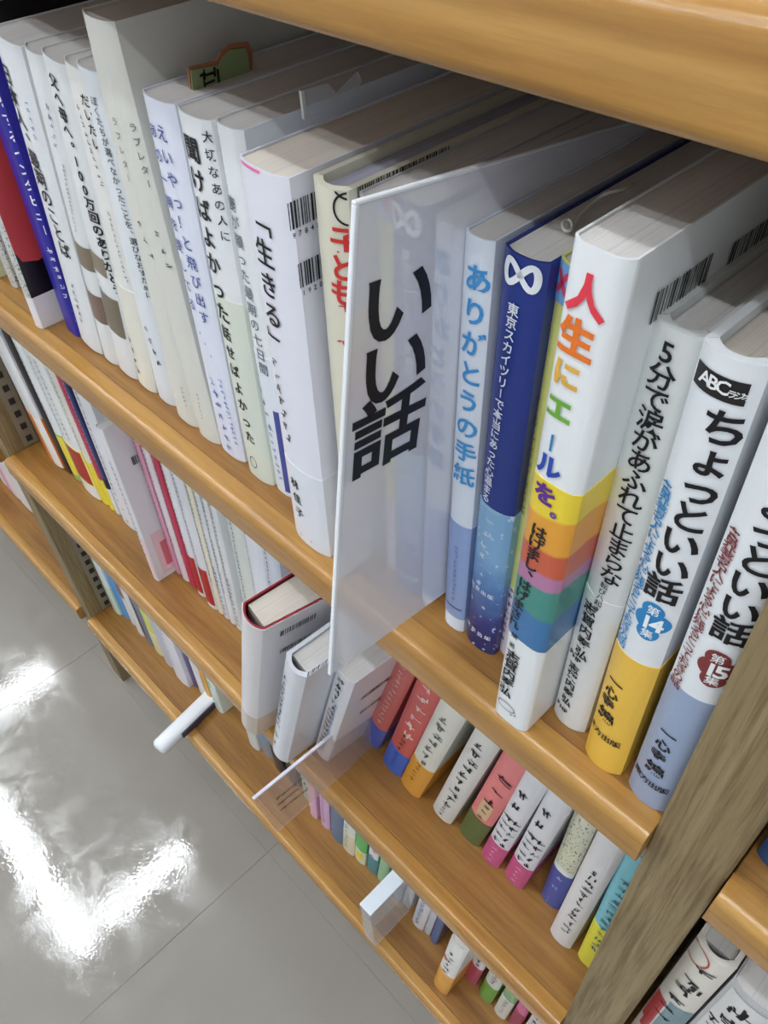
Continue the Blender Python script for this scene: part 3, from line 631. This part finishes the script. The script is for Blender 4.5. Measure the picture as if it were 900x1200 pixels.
for i, (bl, br, c, lab) in enumerate(sp):
    its = [('fmarks', .4, .08, .75, 3.0, (80, 84, 92))]
    if 'red bar' in lab and 'with' in lab: its.append(('panel', .25, .95, 58, 6, (176, 34, 38)))
    if i in (6, 8): its.append(('fmarks', .6, .6, .95, 3.4, (90, 96, 150)))
    if i in (10,): its = [('fmarks', .15, .05, .95, 3.0, (40, 44, 60))]
    lb(Z2, bl, br, c, lab, G2, 2.2 + i * .3, its, ys=.30 if i > 8 else None)

# ---- lowest shelf, left part
l3 = [((133, 712), (141, 717), (222, 228, 226), 'white and pale green book beside the left upright, lowest shelf', [('band', 60, 0, (206, 222, 204))]),
      ((142, 716), (152, 724), (84, 156, 214), 'sky blue book on the lowest shelf', []), ((154, 727), (160, 733), (150, 86, 74), 'brown-red book with a white base, lowest shelf', [('band', 60, 0, (226, 228, 232))]),
      ((161, 737), (170, 746), (224, 226, 230), 'white slim book with a picture high up, lowest shelf', []), ((171, 748), (181, 757), (112, 122, 140), 'slate grey slim book, lowest shelf', [('panel', .2, .6, 150, 20, (60, 64, 74))]),
      ((182, 759), (192, 769), (204, 212, 110), 'yellow-green book on the lowest shelf', [('band', 50, 0, (222, 222, 170))]), ((193, 772), (204, 785), (190, 196, 206), 'grey-blue book on the lowest shelf', []),
      ((205, 788), (222, 808), (226, 226, 236), 'big white book standing proud on the lowest shelf', [('fmarks', .4, .3, .8, 5, (150, 150, 200))]),
      ((226, 800), (232, 806), (90, 80, 130), 'violet book with dark pattern, lowest shelf', []), ((234, 808), (242, 816), (226, 228, 230), 'white booklet beside the violet one, lowest shelf', []),
      ((244, 818), (250, 824), (222, 160, 60), 'orange booklet on the lowest shelf', []), ((252, 826), (262, 836), (216, 226, 218), 'pale green booklet on the lowest shelf', [('fmarks', .5, .5, .9, 5, (110, 200, 130))])]
for bl, br, c, lab, its in l3: lb(Z3, bl, br, c, lab, G3, 2, its)
l4 = [((292, 868), (304, 880), (214, 218, 214), 'white and grey-green book under the pulled-out hardback', []), ((306, 876), (320, 890), (96, 146, 196), 'blue book with a red edge under the pulled-out hardbacks', [('band', 40, 0, (130, 140, 150))]),
      ((322, 896), (334, 906), None, 'black book with a round grey emblem, left of the two', [('disc', (0, 0), 0, 0, (0, 0, 0))]), ((338, 910), (350, 922), None, 'black book with a round grey emblem, right of the two', []),
      ((352, 912), (362, 920), (54, 140, 128), 'teal book seen through the clear divider', []), ((356, 930), (368, 940), (206, 214, 208), 'white and green book seen through the clear divider', [('band', 60, 0, (170, 200, 180))]),
      ((362, 942), (372, 950), (222, 206, 176), 'cream book with a dark base line, lowest shelf', []), ((364, 952), (372, 960), (226, 180, 206), 'pink book, lowest shelf', []), ((376, 962), (387, 971), (214, 178, 214), 'lilac book, lowest shelf', [('fmarks', .5, .3, .9, 4, (170, 110, 170))]),
      ((388, 976), (402, 986), (84, 120, 156), 'steel blue book, lowest shelf', []), ((402, 990), (415, 1000), (226, 228, 220), 'white and cream book right of the steel blue one', [('band', 60, 0, (230, 226, 196)), ('fmarks', .4, .5, .9, 5, (120, 150, 150))]),
      ((416, 1002), (428, 1012), (86, 184, 104), 'green book with a yellow and white base', [('band', 40, 0, (226, 228, 200)), ('panel', .3, .8, 34, 14, (228, 212, 40))]), ((430, 1014), (441, 1026), (36, 140, 154), 'teal book with a white label high up', [('panel', .05, .95, 96, 52, (232, 232, 236)), ('fmarks', .5, .5, .7, 6, (170, 90, 130))]),
      ((442, 1027), (452, 1038), (150, 200, 160), 'pale green book left of the white-topped divider', []), ((456, 1040), (470, 1056), (176, 180, 188), 'grey book seen through the white-topped divider', []), ((472, 1056), (480, 1066), (206, 208, 214), 'light grey book right behind the white-topped divider', []),
      ((483, 1078), (496, 1088), (222, 224, 230), 'white book with blue-grey title, right of the white-topped divider', [('fmarks', .45, .3, .9, 5, (80, 100, 150))]), ((497, 1090), (503, 1098), (196, 202, 210), 'grey-white slim book, lowest shelf right', []), ((504, 1100), (510, 1110), (58, 100, 160), 'blue slim book left of the orange one', []),
      ((508, 1150), (526, 1158), (228, 228, 224), 'orange and white book pulled forward, lowest shelf', [('band', 78, 0, (224, 160, 58)), ('fmarks', .45, .2, .55, 6, (60, 60, 64)), ('disc', (520, 1121), 4, 5, (190, 80, 50))]),
      ((545, 1142), (558, 1152), (224, 224, 230), 'white book with magenta base, lowest shelf right', [('band', 64, 0, (186, 58, 104)), ('fmarks', .5, .2, .6, 6, (60, 60, 70))]), ((561, 1162), (575, 1176), (220, 224, 220), 'white book with leaf green base, lowest shelf right', [('band', 60, 0, (96, 170, 60)), ('fmarks', .5, .3, .6, 5, (150, 60, 90))]),
      ((579, 1182), (592, 1194), (134, 176, 134), 'sage green book with a white base', [('band', 70, 0, (224, 228, 222)), ('fmarks', .5, .65, .9, 4, (120, 120, 120))]), ((596, 1196), (606, 1208), (212, 104, 156), 'pink book with magenta base, lowest shelf right', [('band', 60, 0, (158, 34, 92))]),
      ((610, 1210), (632, 1226), (226, 224, 228), 'white book with bold black title and pink base', [('fmarks', .3, .1, .8, 7, (30, 30, 34)), ('fmarks', .7, .1, .8, 7, (50, 50, 54)), ('band', 20, 0, (230, 150, 170))]), ((634, 1228), (646, 1240), (54, 58, 130), 'navy book beside the right upright, lowest shelf', [])]
n4 = len(l4)
for i, (bl, br, c, lab, its) in enumerate(l4):
    mt = DARKPIC if c is None else None
    its = [q for q in its if not (q[0] == 'disc' and q[2] == 0)]
    if c is None: its = [('disc', (bl[0] + 3, bl[1] - 18), 4.5, 5, (128, 126, 126))]
    ln = 3 + 5 * math.sin(math.pi * min(1, max(0, (i - 3) / (n4 - 6)))) if i < n4 - 1 else 1
    lb(Z3, bl, br, c or (60, 60, 60), lab, G3, ln, its, mat=mt)
# ---- lowest shelf of the next bay on the left
for bl, br, c, lab in (((2, 562), (12, 574), (226, 224, 228), 'white book, leftmost in view on the lowest shelf'), ((14, 580), (20, 588), (222, 160, 190), 'pink slim book in the bay beyond the left upright'), ((22, 590), (29, 600), (228, 216, 224), 'pinkish white book in the bay beyond the left upright'), ((34, 606), (46, 626), (226, 226, 230), 'white book against the far side of the left upright')):
    lb(Z3, bl, br, c, lab, G3, 1, ys=.28)
# ---- bay beyond the right upright
G5 = 'books in the bay right of the upright'
lb(Z1, (885, 1000), (915, 1020), (34, 84, 140), 'dark blue book beyond the right upright, eye-level shelf', G5, 0, ys=.11, t=.02)
q = at((806, 1090), 1, .10)
def rb(x0, t, c, lab, its, h, pg=None, **k):
    p = Book(); e = None
    # place by position: a pixel on the spine foot is worked out from the shelf point
    v = Vector((x0, k.pop('y', .10), Z2)) - CAM
    qx = RX[0] * v.x + RY[0] * v.y + RZ[0] * v.z; qy = RX[1] * v.x + RY[1] * v.y + RZ[1] * v.z; qz = RX[2] * v.x + RY[2] * v.y + RZ[2] * v.z
    px = (450 + FPX * qx / qz, 600 + FPX * qy / qz)
    return book(Z2, px, px, None, cover=c, h=h, lean=0, t=t, label=lab, group=G5, items=its, pages=pg, **k)
rb(.022, .0185, (226, 222, 212), 'cream book with a red-framed black brush title beyond the right upright', [('fmarks', .62, .08, .22, 8, K), ('fmarks', .45, .18, .50, 7, K), ('ring', (815, 1118), 6.5, 9, .8, (180, 50, 50)), ('band', 72, 0, (226, 214, 208)), ('panel', .0, .35, 118, 60, (190, 60, 70)), ('panel', .4, 1, 124, 70, (120, 150, 160))], .200, hard=True)
rb(.155, .022, (190, 190, 192), 'grey framed book with bold black lettering, right edge of the photo', [('panel', .08, .92, 186, 4, (216, 216, 216)), ('fmarks', .62, .1, .8, 10, K), ('fmarks', .3, .12, .9, 7, K)], .192)
rb(.31, .02, (120, 150, 190), 'light blue book in the far right corner', [], .196)

# ------------------------------------------------------------------ signs and dividers
def plane_pt(p, x0, s=0.0, z0=Z1):
    d = ray(p); c = x0 - s * z0; t = (c - (CAM.x - s * CAM.z)) / (d.x - s * d.z); return CAM + d * t
SX, SS = -1.004, 0.0337
FB = W(plane_pt((388, 789), SX, SS)); FT = W(plane_pt((418, 239), SX, SS)); BB = W(plane_pt((494, 708), SX, SS))
up = (FT - FB); HH = up.length; up.normalize(); bk = (BB - FB); bk -= up * bk.dot(up); bk.normalize(); nr = bk.cross(up).normalized()
if nr.x < 0: nr = -nr
sign = thing('divider_sign', 'milky plastic divider sign with large black lettering, jutting out between the books', 'sign', None, FB)
R3 = Matrix((bk, up, nr)).transposed(); 
if R3.determinant() < 0: nr = -nr; R3 = Matrix((bk, up, nr)).transposed()
sign.rotation_euler = R3.to_euler(); SGN = 1 if nr.x > 0 else -1
TH = .0011
o = from_bm('sign_panel', box_bm(0, .205, 0, HH, -TH * .5, TH * .5, .0003, 1), MILKY, sign)
from_bm('edge_highlight', box_bm(-.0012, .0004, 0, HH, -TH * .8, TH * .8, .0003, 1), flat((232, 236, 242), .15, .6), sign)  # pale strips paint the bright highlight along the front and top edges
from_bm('edge_highlight', box_bm(-.0012, .205, HH - .0002, HH + .0010, -TH * .8, TH * .8, .0003, 1), flat((232, 236, 242), .15, .6), sign)
def sgn_local(p):
    v = W(plane_pt(p, SX, SS)) - FB; return v.dot(bk), v.dot(up)
vs = []; fs = []
for ch, p, sx, sy in (('い', (466, 354), .0315, .0265), ('い', (461, 430), .0315, .0265), ('話', (454, 503), .034, .0300)):
    cx, cy = sgn_local(p); gv, gf = glyph(ch, .02, 4); i = len(vs)
    vs += [(cx + a * sx, cy + c * sy, SGN * (TH * .5 + .0002)) for a, c in gv]; fs += [tuple(i + k for k in f) for f in gf]
pydata('lettering', vs, fs, flat((22, 22, 30), .4), sign)

def sheet(name, label, pts_px, x, mat, th=.0012, cat='divider', mk=None, z0=Z2):
    P = [W(plane_pt(p, x)) for p in pts_px]; o0 = P[0].copy()
    e = thing(name, label, cat, None, o0)
    n = len(P); vs = [tuple(p - o0) for p in P] + [tuple(p - o0 - Vector((th, 0, 0))) for p in P]
    fs = [tuple(range(n)), tuple(range(2 * n - 1, n - 1, -1))] + [(k, n + k, n + (k + 1) % n, (k + 1) % n) for k in range(n)]
    bm = bmesh.new(); me = bpy.data.meshes.new('tmp'); me.from_pydata(vs, [], fs); bm.from_mesh(me); bpy.data.meshes.remove(me)
    from_bm('sheet', bm, mat, e)
    return e, P, o0
xc = at((404, 905), 2, Z2 + .005)[0]
e, P, o0 = sheet('clear_divider', 'clear pinkish plastic divider jutting from the second shelf', [(297, 937), (492, 778), (520, 806), (404, 905), (325, 976)], xc, CLEAR)
a, b_ = P[0] - o0, P[1] - o0; dv = (b_ - a).normalized()
bm = bmesh.new(); 
vs = []
for q_ in (a, b_):
    for dx, dz in ((-.0016, -.0008), (.0006, -.0008), (.0006, .0010), (-.0016, .0010)): vs.append(bm.verts.new(q_ + Vector((dx, 0, dz))))
for k in range(4): bm.faces.new((vs[k], vs[(k + 1) % 4], vs[4 + (k + 1) % 4], vs[4 + k]))
bm.faces.new(vs[:4]); bm.faces.new(vs[4:]); from_bm('bright_edge', bm, flat((216, 214, 226), .15, .6), e)
rnd = random.Random(3); vs = []; fs = []
for r_ in range(3):
    for c_ in range(9):
        pp = (324 + c_ * 3.6 + r_ * 3, 936 - c_ * 2.9 + r_ * 6); v = W(plane_pt(pp, xc)) - o0
        gv, gf = scribble(rnd); i = len(vs); s = .0042
        vs += [(.0004, v.y - a_ * s, v.z + c2 * s) for a_, c2 in gv]; fs += [tuple(i + k for k in f) for f in gf]
pydata('small_print', vs, fs, flat((96, 66, 40), .5), e)
# white-topped clear channel divider on the lowest shelf
xr = at((450, 1100), 2, Z3)[0]
A_ = plane_pt((434, 1073), xr); B_ = plane_pt((481, 1025), xr); Lx = at((421, 1059), 1, A_[1])[0]
zt = (A_[2] + B_[2]) / 2; y0, y1 = A_[1], B_[1] + .35
zbot = Z3 + .02
F_ = plane_pt((432, 1127), xr)
e = thing('shelf_divider', 'clear box-shaped divider with a white top, jutting from the lowest shelf', 'divider', None, W((xr, y0, zt)))
o0 = W((xr, y0, zt)); wq = (Lx - xr) * U; dq = (y1 - y0) * U; hq = max(.03, (zt - max(zbot, F_[2])) * U)
from_bm('label_strip', box_bm(wq, 0, 0, dq, -.002, 0, .0005, 1), flat((226, 232, 240), .3), e)
from_bm('side_sheet', box_bm(-.001, 0, 0, dq, -hq, -.002), CLEARC, e); from_bm('side_sheet', box_bm(wq, wq + .001, 0, dq, -hq, -.002), CLEARC, e)
from_bm('front_sheet', box_bm(wq + .001, -.001, 0, .0012, -hq, -.002), CLEARC, e)
# flat white leaflet case lying on the lowest shelf
zt = Z3 + .10
p1, p2, p3, p4 = [W(at(p, 2, zt)) for p in ((176, 869), (189, 882), (265, 813), (251, 797))]
wv = (p2 - p1); lv = (p4 - p1); L_ = lv.length; w_ = wv.length * .95
ang = math.atan2(lv.y, lv.x)
e = thing('leaflet_box', 'flat white box lying across the lowest shelf, its rounded end over the floor', 'box', None, W((0, 0, Z3)) * 0 + Vector((p1.x, p1.y, W((0, 0, Z3)).z + .0004)))
e.rotation_euler = (0, 0, ang)
hh = p1.z - e.location.z
from_bm('body', box_bm(0, L_ * 1.2, -w_, 0, 0, hh, .006, 3), flat((228, 230, 236), .3, .5), e, True)
from_bm('side_strip', box_bm(.03, L_ * 1.2, -w_ - .0015, -w_, .002, hh - .003), flat((56, 54, 74), .4), e)
from_bm('printed_panel', box_bm(L_ * .82, L_ * 1.1, -w_ * .9, -w_ * .15, hh, hh + .0004), flat((150, 206, 160), .4), e)
# little index card and clear tabs poking out of the page tops
ZT = Z1 + 1.262
xk = at((226, 106), 2, ZT)[0]
e, P, o0 = sheet('index_card', 'green card with an orange edge poking up behind the white books', [(226, 106), (224, 82), (257, 76), (262, 66), (270, 58), (288, 56), (291, 64), (293, 85)], xk, flat((138, 152, 108), .6), .0006, 'card')
sc_ = [(224, 105), (220, 79), (254, 71), (259, 60), (269, 52), (291, 49), (296, 60), (296, 84)]
Q = [W(plane_pt(p, xk - .006)) - o0 for p in sc_]; n = len(Q)
vs = [tuple(v) for v in Q] + [tuple(v - Vector((.0006, 0, 0))) for v in Q]
pydata('orange_backing', vs, [tuple(range(n)), tuple(range(2 * n - 1, n - 1, -1))] + [(k, n + k, n + (k + 1) % n, (k + 1) % n) for k in range(n)], flat((172, 112, 76), .6), e)
rnd = random.Random(5); vs = []; fs = []
for j in range(2):
    v = W(plane_pt((242 + j * 9, 90 - j * 3), xk)) - o0; gv, gf = scribble(rnd); i = len(vs); s = .0075
    vs += [(.0004, v.y + a_ * s, v.z + c2 * s) for a_, c2 in gv]; fs += [tuple(i + k for k in f) for f in gf]
pydata('small_print', vs, fs, flat((22, 24, 20), .5), e)
xk = at((357, 139), 2, ZT)[0]
e, P, o0 = sheet('plastic_tab', 'small clear plastic tab standing on the page tops near the barcoded book', [(357, 139), (357, 105), (385, 98), (395, 110), (420, 84), (424, 96), (404, 120)], xk, CLEARC, .0008, 'tab')
from_bm('bright_edge', box_bm(-.0008, .0006, -.0006, .0008, 0, (P[1] - P[0]).length), flat((214, 216, 212), .2), e)
# clear fastener loops on the navy book
def tube(name, pts, r, mat, parent, cyc=False):
    cu = bpy.data.curves.new(name, 'CURVE'); cu.dimensions = '3D'; cu.bevel_depth = r; cu.bevel_resolution = 2; cu.resolution_u = 6
    s = cu.splines.new('NURBS' if not cyc else 'NURBS'); s.points.add(len(pts) - 1)
    for q_, p in zip(s.points, pts): q_.co = (p[0], p[1], p[2], 1)
    s.use_cyclic_u = cyc; s.use_endpoint_u = not cyc; s.order_u = 3
    tmp = bpy.data.objects.new('tmp', cu); COL.objects.link(tmp); bpy.context.view_layer.update()
    me = bpy.data.meshes.new_from_object(tmp.evaluated_get(bpy.context.evaluated_depsgraph_get())); bpy.data.objects.remove(tmp); bpy.data.curves.remove(cu)
    me.name = name; me.materials.clear(); return link(name, me, mat, parent)
base = W(at((668, 272), 2, ZT)); e = thing('plastic_tie', 'curl of clear plastic tie lying on the pages left of the rainbow-banded book', 'tie', None, base)
GL = flat((226, 226, 220), .2, .6)
tube('tie_loop', [W(at((665 + 6 * math.cos(a), 264 + 7 * math.sin(a)), 2, ZT + .01)) - base for a in [k * math.pi / 4 for k in range(8)]], .0005, GL, e, True)
tube('tie_tail', [W(at(p, 2, ZT + h)) - base for p, h in (((668, 270), .004), ((684, 246), .006), ((702, 231), .012), ((714, 225), .02), ((732, 222), .02), ((746, 214), .01))], .0005, GL, e)

bpy.data.objects.remove(_fo); bpy.data.curves.remove(_fc)
